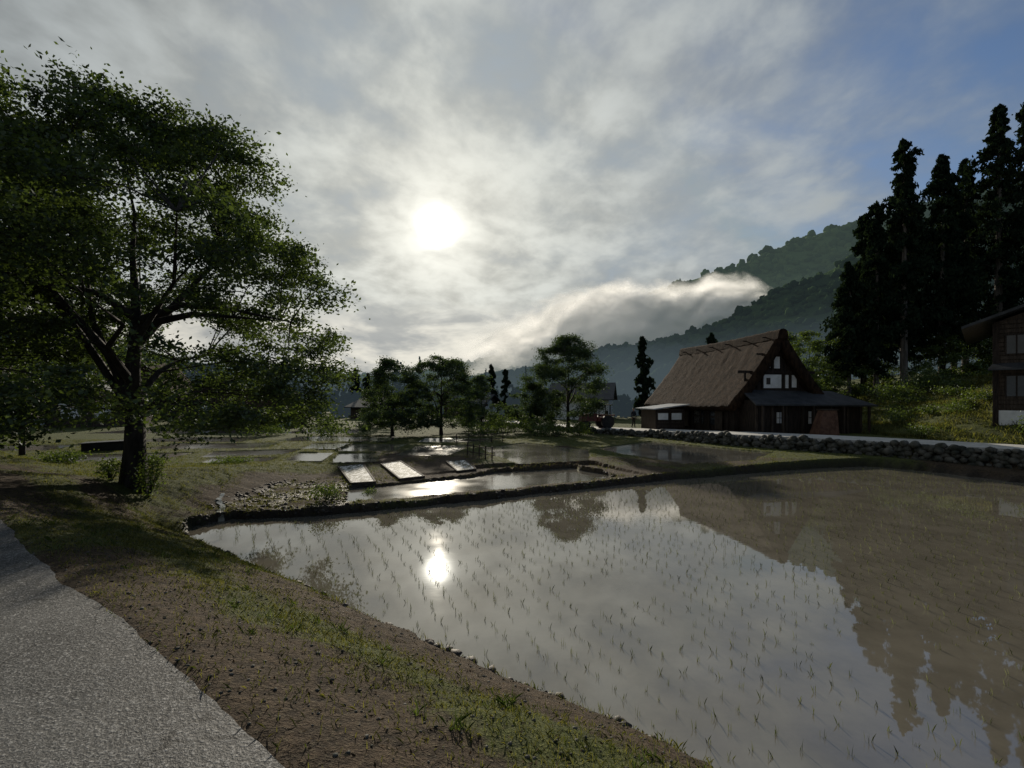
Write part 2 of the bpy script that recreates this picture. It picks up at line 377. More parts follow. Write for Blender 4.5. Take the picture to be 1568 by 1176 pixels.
# ---------------------------------------------------------------- mountains
def ridge(name,crest,yc,yf,mat,ntree,rt,seed,rough,back=1.0,zmin=0):
    c=np.array(crest,float); nu=150; nv=50
    xs_=np.linspace(c[0,0],c[-1,0],nu)
    def surf(xx,v):
        zz=np.interp(xx,c[:,0],c[:,1])
        y=np.where(v<=1,yf+(yc-yf)*v,yc+(yc-yf)*(v-1)*back)
        prof=np.where(v<=1,v**.85,np.clip(2-v,0,1))
        nz=(fbm(xx*.012,y*.012,seed)-.47)*rough*np.sin(np.clip(v,0,1)*3.14)*1.6+(fbm(xx*.04,y*.04,seed+5)-.47)*rough*.2
        gul=np.abs(np.sin(xx*.022+fbm(xx*.01,y*.01,seed+3)*6))*rough*.35*np.sin(np.clip(v,0,1)*3.14)
        return y,zz*prof+nz-gul-1
    U,Vv=np.meshgrid(xs_,np.linspace(0,2,nv)); Yy,Zz=surf(U,Vv)
    i2,j2=np.meshgrid(np.arange(nu-1),np.arange(nv-1)); a=(j2*nu+i2).ravel()
    par=mesh_np(name,np.stack([U.ravel(),Yy.ravel(),Zz.ravel()],1),np.stack([a,a+1,a+nu+1,a+nu],1),mat,smooth=True)
    tx_=rng.uniform(c[0,0],c[-1,0],ntree); tv=rng.uniform(.02,1.04,ntree)**.9; ty_,tz=surf(tx_,tv)
    s=rng.uniform(*rt,ntree)
    Vb,Fb=blobs(np.stack([tx_,ty_,tz+s*.1],1),np.stack([s,s,s*rng.uniform(.7,1.4,ntree)],1),2,.3)
    mesh_np('forest_canopy',Vb,Fb,mat,par)
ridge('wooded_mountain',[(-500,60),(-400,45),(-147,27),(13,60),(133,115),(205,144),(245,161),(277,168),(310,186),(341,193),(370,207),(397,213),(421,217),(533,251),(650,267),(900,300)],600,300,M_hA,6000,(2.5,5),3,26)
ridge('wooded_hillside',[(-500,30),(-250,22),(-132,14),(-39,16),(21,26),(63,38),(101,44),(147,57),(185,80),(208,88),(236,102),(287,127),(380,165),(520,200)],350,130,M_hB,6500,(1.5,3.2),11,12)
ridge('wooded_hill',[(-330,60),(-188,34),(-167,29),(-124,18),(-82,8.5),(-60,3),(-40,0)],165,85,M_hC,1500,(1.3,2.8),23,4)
# ---------------------------------------------------------------- foliage
def leaf_quads(C,size,flat=.7,asp=.3):
    N=len(C); n=rng.normal(0,1,(N,3)); n[:,:2]*=flat; n[:,2]=np.abs(n[:,2])*.6+.45; n/=np.linalg.norm(n,axis=1)[:,None]
    r=rng.normal(0,1,(N,3)); t=np.cross(n,r); t/=np.linalg.norm(t,axis=1)[:,None]; b=np.cross(n,t)
    s=(size*rng.uniform(.55,1.25,N))[:,None]
    V=np.stack([C-t*s*.5,C+b*s*asp-n*s*.06,C+t*s*.5,C-b*s*asp-n*s*.06],1).reshape(-1,3)
    return V,np.arange(N*4).reshape(-1,4)
def broadleaf(name,base,top,R,zc0,ncl,per,ls,tr,seed,mat=M_leaf,lean=(0,0),clr=1.0,squash=.7,skew=(0,0),limbs=.4):
    rr=random.Random(seed); E=empty(name,base); Ht=top-base[2]; z0=zc0-base[2]
    paths=[]; lp=[]
    tp=[Vector((lean[0]*k*k*Ht+rr.uniform(-.05,.05)*Ht*.3*k,lean[1]*k*Ht+rr.uniform(-.04,.04)*Ht*.3*k,k*Ht*.8)) for k in np.linspace(0,1,9)]
    paths.append(([Vector((0,0,-.3))]+tp,[tr*1.5]+[tr*(1.25 if i==0 else 1)*max(.06,(1-i/8)**1.1)+.008 for i in range(9)]))
    def trunk_at(z):
        k=max(0,min(.999,z/(Ht*.8)))*8; i=int(k); return tp[i].lerp(tp[i+1],k-i)
    mains=[]
    nm=11 if ls<.14 else 6
    for i in range(nm):
        az=6.283*i/nm+rr.uniform(-.3,.3); zb=Ht*rr.uniform(.18,.45); a=trunk_at(zb); f=rr.uniform(.5,.75)
        ze=z0+(Ht-z0)*rr.uniform(.2,.75); e=Vector((math.cos(az)*R*f,math.sin(az)*R*f,ze))
        L=(e-a).length; p1=a.lerp(e,.3)+Vector((rr.uniform(-.06,.06),rr.uniform(-.06,.06),.09))*L; p2_=a.lerp(e,.65)+Vector((rr.uniform(-.08,.08),rr.uniform(-.08,.08),.06))*L
        pl=[a,p1,p2_,e]; paths.append((pl,[tr*.45,tr*.28,tr*.15,tr*.05])); mains.append(pl)
    for c in range(ncl):
        t=rr.random()**1.1; az=rr.uniform(0,6.283)
        prof=math.sqrt(max(.03,1-t*t))*(.82+.18*min(1,t*5))
        q=rr.random()**.42; rad=R*prof*(.15+.85*q)*(.92+.08*math.sin(az*3+seed)+.08*math.sin(t*17+az*2))
        cen=Vector((math.cos(az)*rad+skew[0]*(1-t),math.sin(az)*rad+skew[1]*(1-t),z0+t*(Ht-z0)*.96-.35*q*(1-t)))
        if rr.random()<limbs:
            best=min(((pl[k]-cen).length+(3 if pl[k].z>cen.z else 0),k,j) for j,pl in enumerate(mains) for k in (1,2,3)); a=mains[best[2]][best[1]] if best[0]<R*.7 else trunk_at(max(Ht*.2,cen.z-rad*.5))
            L=(cen-a).length; m1=a.lerp(cen,.5)+Vector((rr.uniform(-.1,.1),rr.uniform(-.1,.1),.08))*L
            r0=tr*.04+.003*L; paths.append(([a,m1,cen],[r0*1.3,r0*.8,r0*.3]))
        cr=clr*rr.uniform(.6,1.5); nt=5
        for k in range(nt):
            an=rr.uniform(0,6.283); e=cen+Vector((math.cos(an)*cr*.8,math.sin(an)*cr*.8,rr.uniform(-.45,.35)*cr))
            if ls<.14 and k<3: paths.append(([cen,cen.lerp(e,.5)+Vector((0,0,.06)),e],[.010,.008,.003]))
            m=int(per*cr/nt/clr*rr.uniform(.5,1.4)); f=rng.uniform(.05,1.15,(m,1))
            P=np.array(cen)[None]*(1-f)+np.array(e)[None]*f+rng.normal(0,1,(m,3))*np.array([.26,.26,.26*squash])*cr
            P[:,2]-=.12*cr*f[:,0]**2; lp.append(P)
    Vt,Ft=tubes(paths,6 if ls<.14 else 5); mesh_np('trunk_and_limbs',Vt,Ft,M_bark,E,True)
    Vl,Fl=leaf_quads(np.concatenate(lp),ls,.9); mesh_np('foliage',Vl,Fl,mat,E)
    return E
def gz(x,y): return float(ground_height(np.array([float(x)]),np.array([float(y)]))[0][0])
broadleaf('broadleaf_tree',(-9.8,12.7,gz(-9.8,12.7)),11.0,6.3,2.7,400,350,.11,.27,5,clr=.64,limbs=.3)
broadleaf('broadleaf_tree',(-14.4,11.2,gz(-14.4,11.2)),12.0,5.2,4.6,210,340,.12,.28,9,clr=.68)
broadleaf('broadleaf_tree',(-21,19.5,gz(-21,19.5)),13,6.4,3.8,130,330,.16,.3,12,mat=M_leaf2,clr=.95)
broadleaf('broadleaf_tree',(-8.8,36,.45),6.2,2.8,1.3,100,320,.13,.13,21,mat=M_leaf2,clr=.5)
broadleaf('broadleaf_tree',(-5.5,38,.45),6.8,3.3,1.4,115,320,.13,.14,22,mat=M_leaf2,clr=.55)
broadleaf('broadleaf_tree',(-2.6,42,.5),5.2,2.5,1.1,60,260,.15,.12,23,mat=M_leaf2,clr=.55)
broadleaf('broadleaf_tree',(-12.2,46,.5),4.9,2.1,1.2,45,260,.15,.12,28,mat=M_leaf2,clr=.5)
broadleaf('broadleaf_tree',(4.6,40,.5),8.4,3.8,2.2,130,330,.14,.17,24,mat=M_leaf2,clr=.62)
broadleaf('broadleaf_tree',(1.6,41,.5),4.5,2.4,.9,65,260,.15,.12,26,mat=M_leaf2,clr=.5)
for i,(x,y,zt,r) in enumerate([(29,44,9.0,3.4),(24,42,6.6,2.6),(33.5,47,9,3.2),(37,42,8.5,2.6),(41,41,8.4,2.4),(27,49,10,3.6),(31.5,52,10.5,3.6),(23.5,52,8,3)]):
    broadleaf('broadleaf_tree',(x,y,gz(x,y)),zt,r,gz(x,y)+.5,60,240,.18,.12,40+i,mat=M_shrub,clr=.65)
def conifer(name,base,h,R,n,ls,seed,bare=.2):
    rr=random.Random(seed); E=empty(name,base)
    Vt,Ft=tubes([([(0,0,-1),(0,0,h*.3),(0.1,0,h*.7),(0,0,h*.98)],[h*.015,h*.012,h*.007,.02])],8); mesh_np('trunk',Vt,Ft,M_barkl,E,True)
    lp=[]; nb=int(h*7); per=max(4,n//nb); paths=[]
    for i in range(nb):
        t=bare+(1-bare)*((i+rr.random())/nb)**.92; q=(t-bare)/(1-bare)
        lob=.72+.28*math.sin(q*23+seed)+.18*math.sin(q*51+seed*2)
        r=R*(min(1,q*4+.45))*(1-q)**.62*rr.uniform(.45,1.25)*lob+.15; az=rr.uniform(0,6.283); z=t*h
        f=rng.uniform(.1,1,(per,1))**.7; end=np.array([math.cos(az)*r,math.sin(az)*r,.12*r])
        P=end[None]*f; P[:,2]=.25*r*np.sin(f[:,0]*2.4)-.30*r*f[:,0]**2; P=P+rng.normal(0,1,(per,3))*np.array([.24,.24,.22])*(.3+.32*r)*.8; P[:,2]+=z; lp.append(P)
        if i%3==0: paths.append(([(0,0,z),tuple(end*.9+np.array([0,0,z]))],[.04,.01]))
    Vt,Ft=tubes(paths,4); mesh_np('limbs',Vt,Ft,M_bark,E)
    C=np.concatenate(lp); N=len(C); n_=rng.normal(0,1,(N,3)); n_[:,2]*=.35; n_/=np.linalg.norm(n_,axis=1)[:,None]
    t_=rng.normal(0,.35,(N,3)); t_[:,2]-=.6; t_/=np.linalg.norm(t_,axis=1)[:,None]; b_=np.cross(n_,t_)
    s=(ls*rng.uniform(.6,1.3,N))[:,None]
    V=np.stack([C-t_*s*.5,C+b_*s*.28,C+t_*s*.6,C-b_*s*.28],1).reshape(-1,3)
    mesh_np('foliage',V,np.arange(N*4).reshape(-1,4),M_cedar,E)
for i,(x,y,zt,r) in enumerate([(29.6,43,15,2.6),(31.6,42.5,20,3.0),(33.2,41.5,25,3.5),(35.2,44,22.5,3.4),(37.3,42.5,24.2,3.4),(39.7,44,22,3.4),(42.2,42.5,28.5,3.9),(45.5,43,29.5,3.8),(47,40,28,3.6),(50,44,30,3.6),(34.5,48,21,3.4),(43.5,47,26,3.6),(38.5,48,22,3.4)]):
    conifer('cedar_tree',(x,y,gz(x,y)),zt-gz(x,y),r,12000,.38,60+i,.12 if i%2 else .19)
for i,(x,y,zt,r) in enumerate([(16,60,10.6,1.9),(30.5,75,13,2.2),(-20,75,8,1.6),(-23,78,7,1.5),(-25.5,80,8,1.6),(-3,72,8,1.6),(-1,74,7.4,1.5)]): conifer('cedar_tree',(x,y,.3),zt-.3,r,4500 if i<2 else 2500,.45,80+i,.08)
C=[];S=[]
for i in range(300):
    x=random.uniform(-75,45); y=random.uniform(66,100); h=random.uniform(2.5,6)+(3 if random.random()<.12 else 0)
    tall=random.random()<.45
    if x/y>.1 : h*=.6
    m=44
    for k in range(m):
        q=k/m; r=(.8 if tall else 1.6)*((1-q)**.8 if tall else math.sqrt(max(.05,1-(2*q-1)**2)))
        C.append((x+random.uniform(-r,r)*.8,y+random.uniform(-r,r)*.8,.2+h*(.08+.92*q))); s=random.uniform(.2,.4)*(.4+r*.45); S.append((s,s,s*1.1))
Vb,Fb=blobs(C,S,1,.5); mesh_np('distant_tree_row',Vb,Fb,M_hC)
def shrub(x,y,r,h,n=900,ls=.09,mat=M_shrub):
    z=gz(x,y); E=empty('shrub',(x,y,z)); lp=[]
    for k in range(7):
        c=np.array([random.uniform(-.6,.6)*r,random.uniform(-.6,.6)*r,h*random.uniform(.35,.75)]); lp.append(c+rng.normal(0,1,(n//7,3))*np.array([.3*r,.3*r,.24*h]))
    P=np.concatenate(lp); P=P[P[:,2]>0]; Vl,Fl=leaf_quads(P,ls,1.3); mesh_np('foliage',Vl,Fl,mat,E)
    Vt,Ft=tubes([([(0,0,-.1),tuple(P[i])],[.015,.004]) for i in range(14)],4); mesh_np('stems',Vt,Ft,M_bark,E)
for s in [(-9.3,12.5,.35,1.0,800,.075),(-10.1,12.3,.3,.5,500,.075),(-5.4,14.3,.5,.45,900,.06),(-4.6,16,.3,.25,300,.06),(1.8,36.5,1.6,1.4,1500,.13),(3.2,35.5,1.3,1.1,1200,.12),(-.4,37.5,1.3,1.3,1300,.13),(5.2,37.2,1.2,1.1,1200,.13),(-2.2,36,1.2,.9,1000,.13),
    (24.5,31,1.2,.9,1200,.12),(27,28,1.2,.8,1200,.12),(22.5,27,.9,.7,900,.1),(27.5,35,1.8,1.5,1500,.15),(31,36,2,1.6,1500,.15),(23.5,37,1.5,2,1500,.15),(24.5,22.8,.8,.8,900,.1),(-14,35.5,1.5,1.0,1200,.14),(-18,35.5,1.4,.9,1200,.14),(-11,19.2,.8,.25,1000,.07),(-15.6,17,.9,.45,1100,.09),(-12.6,16.6,.9,.35,1000,.08)]:
    shrub(*s)
for i in range(30):
    x=random.uniform(23,40); y=random.uniform(26,40)
    if x-.15*y>19.5 and not(x>22.5 and y<31 and x>y*.95): shrub(x,y,random.uniform(.5,1.3),random.uniform(.3,.9),500,.12)
def blades(name,P,h,w,mat,lean=.5,parent=None):
    N=len(P); az=rng.uniform(0,6.283,N); d=np.stack([np.cos(az),np.sin(az),np.zeros(N)],1); s=np.stack([-np.sin(az),np.cos(az),np.zeros(N)],1)
    hh=(h*rng.uniform(.5,1.4,N))[:,None]; ln=(rng.uniform(0,lean,N))[:,None]; up=np.array([[0,0,1.]])
    ww=(w*rng.uniform(.7,1.3,N))[:,None]
    V=np.stack([P-s*ww*.5,P+s*ww*.5,P+s*ww*.35+up*hh*.6+d*hh*ln*.4,P+up*hh*.95+d*hh*ln,P-s*ww*.35+up*hh*.6+d*hh*ln*.4],1).reshape(-1,3)
    return mesh_np(name,V,np.arange(N*5).reshape(-1,5),mat,parent)
def scatter(N,x0,x1,y0,y1,cond,clump=0,cr=.06):
    x=rng.uniform(x0,x1,N); y=rng.uniform(y0,y1,N)
    if clump:
        x=np.repeat(x,clump)+rng.normal(0,cr,N*clump); y=np.repeat(y,clump)+rng.normal(0,cr,N*clump)
    z,n,dr,wet=ground_height(x,y); g=grassy(x,y,n,dr); k=cond(x,y,z,n,dr,wet,g); return np.stack([x,y,z-.005],1)[k]
P=scatter(36000,-9,6,1,12,lambda x,y,z,n,dr,w,g:(n>1.1)&(n<4.6)&(z>.1)&(g+rng.uniform(-.35,.35,len(g))>.52),7,.04)
blades('bank_grass',P,.038,.005,M_grass,1.2)
P=scatter(650,-9,6,1,12,lambda x,y,z,n,dr,w,g:(n>1.15)&(n<4.6)&(z>.1)&(g>.35),14,.03)
blades('weed_tufts',P,.065,.006,M_shrub,1.3)
P=scatter(10000,-9,8,1,13.5,lambda x,y,z,n,dr,w,g:(n>3.2)&(z>.05)&(w>.02)&(vn(x*2,y*2,8)>.38),8,.04)
blades('bank_edge_grass',P,.07,.006,M_grass,.8)
P=scatter(13000,-30,-7,9,32,lambda x,y,z,n,dr,w,g:(n>1.2)&(w<.05)&(g>.5),7,.07)
blades('meadow_grass',P,.05,.010,M_grass,.8)
P=scatter(14000,-12,17,12.5,36,lambda x,y,z,n,dr,w,g:(w<.5)&(z>.16)&(dr<-.1)&(g>.36),7,.06)
blades('bund_grass',P,.05,.010,M_grass,.7)
P=scatter(11000,-8,14,12.5,24,lambda x,y,z,n,dr,w,g:(w>.01)&(w<.98)&(z>.06)&(z<.4),7,.05)
blades('bund_grass',P,.07,.008,M_grass,.7)
P=scatter(14000,18,48,20,48,lambda x,y,z,n,dr,w,g:(dr>3.2)&(x-.15*y>18.2),7,.12)
blades('hillside_grass',P,.2,.03,M_grass,.7)
P=scatter(28000,-9,5,1,14,lambda x,y,z,n,dr,w,g:(n>.95)&(z>.08)); P[:,2]+=.012
Vl,Fl=leaf_quads(P,.028,.5,.2); mesh_np('dry_litter',Vl,Fl,M_litter)
x=rng.uniform(-9,6,16000); y=rng.uniform(1,20,16000); z,n,dr,wet=ground_height(x,y); k=(wet>.1)&(z>-.03)
s=rng.uniform(.012,.06,k.sum()); Vb,Fb=blobs(np.stack([x[k],y[k],z[k]],1),np.stack([s*1.3,s,s*.7],1),1,.35); mesh_np('mud_clods',Vb,Fb,M_clod)
x=rng.uniform(-8,4,5000); y=rng.uniform(1,10,5000); z,n,dr,wet=ground_height(x,y); k=(n>1.0)&(z>.2)
s=rng.uniform(.004,.014,k.sum()); Vb,Fb=blobs(np.stack([x[k],y[k],z[k]+.003],1),np.stack([s*1.3,s,s*.7],1),1,.3); mesh_np('pebbles',Vb,Fb,M_stone)
def seedlings(name,poly,zw,rs,ps,ang,h,w,prob=1,off=.5):
    c,s=math.cos(ang),math.sin(ang); g1=np.arange(-40,40,rs); g2=np.arange(-40,40,ps); A,B=np.meshgrid(g1,g2); A=A.ravel(); B=B.ravel()
    A=A+np.sin(B*.5)*.12+np.sin(B*.17)*.3
    x=A*c-B*s+8+rng.normal(0,.025,len(A)); y=A*s+B*c+12+rng.normal(0,.025,len(A))
    d=sdf(poly,x,y); k=(d<-off)&(rng.uniform(0,1,len(x))<prob)&(fbm(x*.5,y*.5,77)>.30); x=x[k];y=y[k]
    m=5
    x=np.repeat(x,m)+rng.normal(0,.014,len(x)*m); y=np.repeat(y,m)+rng.normal(0,.014,len(y)*m)
    blades(name,np.stack([x,y,np.full(len(x),zw-.03)],1),h,w,M_rice,.45)
seedlings('rice_seedlings',main,0,.33,.22,math.radians(28),.10,.0042,.85)
seedlings('rice_seedlings',p3,.34,.33,.25,math.radians(28),.08,.008,.5,.4)
def bedmat():
    m,t,b=newmat('seedling_sheet'); p=t.pos(); v=t.noise(t.mapv(p,(1.6,.6,1)),5,4,.7)
    t.set(b.inputs['Base Color'],t.mix(t.mr(v,.42,.54),(.62,.62,.6),(.05,.06,.035))); b.inputs['Roughness'].default_value=.7; b.inputs['Specular IOR Level'].default_value=.2; t.set(b.inputs['Normal'],t.bump(v,.6,.03)); return m
M_bed=bedmat()
for q in [[(-7.2,20.3),(-6.35,20.9),(-4.8,17.2),(-5.55,16.9)],[(-5.6,21.0),(-4.95,21.7),(-3.3,18.4),(-4.1,17.9)],[(-2.9,21.6),(-2.1,22),(-1.5,20.3),(-2.2,19.7)]]:
    E=empty('seedling_bed'); zs=[gz(a,b)+.07 for a,b in q]
    m=MB(); m.slab(*[(a,b,z) for (a,b),z in zip(q,zs)],.2); m.make('sheet',M_bed,E)
    m=MB()
    for i in range(4):
        j=(i+1)%4; a=Vector((*q[i],.0)); b=Vector((*q[j],.0)); e=(b-a).normalized(); nn=Vector((e.y,-e.x,0))*.03
        P_=[a-nn,b-nn,b+nn,a+nn]; zz=[zs[i],zs[j],zs[j],zs[i]]; m.hexa([(p.x,p.y,z-.2) for p,z in zip(P_,zz)]+[(p.x,p.y,z+.015) for p,z in zip(P_,zz)])
    m.make('frame',M_wood2,E)
# ---------------------------------------------------------------- thatched farmhouse
def thatch_roof(name,parent,hw,ze,zr,y0,y1,th=.5,seed=1,nseg=18,ny_=60):
    prof=[];inn=[]
    for k in range(-nseg,nseg+1):
        t=1-abs(k)/nseg; sg=(k>0)-(k<0)
        xx=hw*(1-t); zz=ze+(zr-ze)*t-.22*math.sin(math.pi*t)
        if abs(k)<2: zz-=.10*(2-abs(k))*.5
        prof.append((sg*xx,zz)); xi=max(0,hw*(1-t)-th*.75*(1 if t<.95 else 0)); inn.append((sg*xi,zz-th*(.55 if t<.1 else 1)-(.25 if k==0 else 0)))
    loop=prof+inn[::-1]; L=len(loop); m=len(prof); V=[];F=[]
    for j in range(ny_+1):
        y=y0+(y1-y0)*j/ny_; sag=-.10*math.sin(math.pi*j/ny_)
        for i,(x,z) in enumerate(loop):
            nz=(float(fbm(np.array(i*.9+seed*9),np.array(y*2.6),seed,3))-.45)*.13
            yy=y+(nz*1.5 if j in(0,ny_) else 0); V.append((x+(nz if x>0 else -nz)*(i<m),yy,z+sag+nz*.6))
    for j in range(ny_):
        for i in range(L): a=j*L+i; b=j*L+(i+1)%L; F.append((a,b,b+L,a+L))
    for j in (0,ny_):
        for i in range(m-1): a=j*L+i; F.append((a,a+1,j*L+L-2-i,j*L+L-1-i) if j else (a,j*L+L-1-i,j*L+L-2-i,a+1))
    mesh_py(name,V,F,M_thatch,parent,True)
ang=math.radians(9.1)
HS=empty('thatched_farmhouse',(18.1,33.5,.7),ang)
thatch_roof('thatched_roof',HS,3.95,1.95,7.1,-.55,12.6,.55,1)
R_=[]
for j in range(41):
    y=-.65+13.4*j/40; sag=-.1*math.sin(math.pi*j/40)+random.uniform(-.03,.03)
    R_.append([( math.sin(a)*.42,y,6.78+math.cos(a)*.42+sag-(abs(a)>1.2)*.25) for a in np.linspace(-1.6,1.6,9)])
V=[p for r in R_ for p in r]; F=[(j*9+i,j*9+i+1,j*9+9+i+1,j*9+9+i) for j in range(40) for i in range(8)]+[tuple(range(8,-1,-1)),tuple(range(360,369))]
mesh_py('ridge_cap',V,F,M_thatch,HS)
m=MB()
for j in range(6): m.cyl((0,.6+j*2.2,6.72),(1,0,0),.045,1.25,8)
m.make('ridge_poles',M_wood,HS)
m=MB(); m.prism([(-3.15,0),(3.15,0),(3.15,2.5),(0,6.4),(-3.15,2.5)],0.02,.2); m.prism([(-3.15,0),(3.15,0),(3.15,2.5),(0,6.4),(-3.15,2.5)],11.8,12)
m.box(-3.15,-3.0,.2,11.8,0,2.6); m.box(3.0,3.15,.2,11.8,0,2.6); m.make('walls',M_wood,HS)
m=MB()
for y in np.arange(.6,11.8,1.15): m.box(-3.26,-3.15,y,y+.16,0,2.4)
for z in(.05,1.1,2.0): m.box(-3.22,-3.15,.3,11.7,z,z+.12)
m.box(-2.9,2.9,-.06,.02,4.2,4.38); m.box(-2.9,2.9,-.06,.02,3.0,3.12); m.box(-1.5,1.5,-.06,.02,5.45,5.57)
for x in(-2.4,-1.45,-.15-.95,.42,.95,1.6,2.3): m.box(x-.06,x+.06,-.08,-.003,3.12,4.2)
for x in(-1.1,-.36,.3,.9): m.box(x-.05,x+.05,-.08,-.003,4.38,5.45)
m.make('timber_frame',M_wood,HS)
m=MB()
for x0,x1,z0,z1 in[(-1.02,.34,3.2,4.12),(-1.95,-1.6,3.25,3.95),(.65,.88,3.2,4.1),(1.15,1.5,3.25,4.1),(-.95,-.5,4.6,5.3),(-.2,.22,4.55,5.35)]: m.box(x0,x1,-.03,.02,z0,z1)
m.make('plaster_panels',M_plaster,HS)
m=MB()
for x0,x1,z0,z1 in[(-.8,-.5,3.45,3.9)]: m.box(x0,x1,-.05,-.032,z0,z1)
for y in(1.5,3.8,6.1,8.4): m.box(-3.2,-3.155,y,y+1.4,.6,1.7)
m.make('windows',M_glass,HS)
m=MB()
for y in(1.2,5.8,9.5): m.box(-3.31,-3.265,y,y+.9,.3,1.9)
m.make('side_boards',M_wood2,HS)
m=MB(); m.slab((-3.2,-2.3,2.15),(5.6,-2.3,2.05),(4.2,-.02,3.0),(-2.7,-.02,3.1),.1); m.slab((5.62,-2.3,2.05),(5.62,8,2.05),(3.17,8,3.0),(4.22,-.02,3.0),.1); m.make('lower_roof',M_metalroof,HS)
m=MB(); m.box(-2.8,4.9,-1.75,-1.6,0,2.22); m.box(-2.8,-2.65,-1.6,0,0,2.4); m.box(4.75,4.9,-1.6,8,0,2.2); m.make('lower_walls',M_wood,HS)
m=MB()
for x in(-2.8,-1.7,-.7,.5,1.5,2.6,3.8,4.8): m.box(x-.07,x+.07,-1.85,-1.752,0,2.2)
for x in(-2.6,-1.2,1.0,3.2,5.1): m.box(x-.06,x+.06,-2.2,-2.08,0,2.1)
m.make('posts',M_wood2,HS)
m=MB(); m.box(-1.35,-.95,-1.79,-1.752,.9,1.6); m.box(.95,1.38,-1.79,-1.752,.85,1.65); m.make('shoji_windows',M_plaster,HS)
m=MB(); m.box(-1.17,-1.13,-1.81,-1.792,.9,1.6); m.box(1.14,1.18,-1.81,-1.792,.85,1.65); m.box(-1.35,-.95,-1.81,-1.792,1.22,1.26); m.box(.95,1.38,-1.81,-1.792,1.22,1.26); m.make('window_bars',M_wood,HS)
AN=empty('storage_shed',(10.9,37.2,.62),ang)
m=MB(); m.box(0,2.3,0,2.6,0,1.75); m.make('walls',M_wood2,AN)
m=MB(); m.slab((-.35,-.4,1.8),(2.6,-.4,2.15),(2.6,3,2.15),(-.35,3,1.8),.08); m.make('roof',M_lightroof,AN)
m=MB(); m.box(.2,1.0,-.04,-.003,.95,1.45); m.box(1.3,2.1,-.04,-.003,.95,1.45); m.make('windows',M_plaster,AN)
m=MB()
for z in(.3,.6,.85,1.55): m.box(-.03,2.33,-.07,-.042,z,z+.06)
for x in(-.03,1.1,2.24): m.box(x,x+.09,-.1,-.072,0,1.75)
m.make('battens',M_wood,AN)
PN=empty('rusty_water_tank',(19.6,30.4,.95),.1)
m=MB(); m.hexa([(-.85,-.3,-.1),(.55,-.3,-.1),(.55,.6,-.1),(-.85,.6,-.1),(-.35,-.1,1.5),(.55,-.1,1.5),(.55,.4,1.5),(-.35,.4,1.5)]); m.make('body',M_rust,PN)
m=MB(); m.box(-.42,.62,-.16,.46,1.5,1.58); m.make('lid',M_wood2,PN)
RH=empty('wooden_house',(24.2,24.5,2.1),math.radians(-44))
m=MB(); m.prism([(0,-.9),(9,-.9),(9,4.9),(4.5,6.7),(0,4.9)],0,9); m.make('walls',M_wood2,RH)
m=MB()
for z in np.arange(.6,4.9,.22): m.box(.1,9,-.05,-.003,z,z+.17); m.box(-.05,-.003,.1,9,z,z+.17)
m.make('clapboards',M_wood2,RH)
m=MB(); m.slab((-1.25,-.9,4.72),(4.5,-.9,6.98),(4.5,9.6,6.98),(-1.25,9.6,4.72),.14); m.slab((4.502,-.9,6.98),(10.1,-.9,4.72),(10.1,9.6,4.72),(4.502,9.6,6.98),.14); m.make('roof',M_metalroof,RH)
m=MB(); m.slab((-.3,-.7,2.55),(9.6,-.7,2.55),(9.4,-.06,2.85),(-.1,-.06,2.85),.07); m.make('pent_roof',M_metalroof,RH)
m=MB(); m.box(-.08,9,-.08,-.003,-.8,.5); m.box(-.08,-.003,.0,9,-.8,.5); m.make('plaster_base',M_plaster,RH)
m=MB(); m.box(.35,1.9,-.09,-.052,3.3,4.2); m.box(2.6,4.1,-.09,-.052,3.3,4.2); m.box(.35,1.9,-.09,-.052,1.2,2.2); m.box(2.6,4.1,-.09,-.052,1.2,2.2); m.make('windows',M_glass,RH)
m=MB()
for x0 in(.35,2.6):
    for z0,z1 in((3.3,4.2),(1.2,2.2)):
        for k in range(5): m.box(x0+k*.375-.03,x0+k*.375+.03,-.12,-.092,z0-.05,z1+.05)
        m.box(x0-.1,x0+1.6,-.13,-.122,z1,z1+.06)
m.box(-.12,.1,-.12,-.083,-.4,4.85); m.make('window_lattice',M_wood,RH)
def thatched(x,y,w,h,l,rz,z=.3):
    E=empty('thatched_house',(x,y,z),rz); thatch_roof('thatched_roof',E,w/2,h*.35,h,-.4,l,.5,int(abs(x)),10,14)
    m=MB(); m.prism([(-w*.38,0),(w*.38,0),(w*.38,h*.42),(0,h*.85),(-w*.38,h*.42)],0,l-.4); m.make('walls',M_wood,E)
    m=MB(); m.box(-w*.2,w*.05,-.05,-.003,h*.12,h*.32); m.make('shoji',M_plaster,E)
def house(x,y,w,h,l,rz,z=.4,wall=M_wood2,roof=M_metalroof):
    E=empty('village_house',(x,y,z),rz)
    m=MB(); m.prism([(-w/2,0),(w/2,0),(w/2,h*.62),(0,h*.95),(-w/2,h*.62)],0,l); m.make('walls',wall,E)
    m=MB(); m.slab((-w/2-.6,-.6,h*.56),(0,-.6,h),(0,l+.6,h),(-w/2-.6,l+.6,h*.56),.12); m.slab((.002,-.6,h),(w/2+.6,-.6,h*.56),(w/2+.6,l+.6,h*.56),(.002,l+.6,h),.12); m.make('roof',roof,E)
    m=MB(); m.box(-w*.32,-w*.08,-.05,-.003,h*.2,h*.5); m.box(w*.1,w*.34,-.05,-.003,h*.2,h*.5); m.make('windows',M_plaster,E)
thatched(-21,46,7.6,4.3,6,math.radians(80),.1); thatched(-47,62,9,8,9,.2); thatched(-64,60,9,7.5,9,.5)
house(-40,46,6.5,4.6,6,.3); house(12.5,62,7,4.8,7,1.3,.4,M_plaster); house(9,66,5,3.6,6,.2); house(-3,70,6,3.4,6,1.2); house(-16,64,5,3,5,.9); house(-31,52,6,4,6,.4)
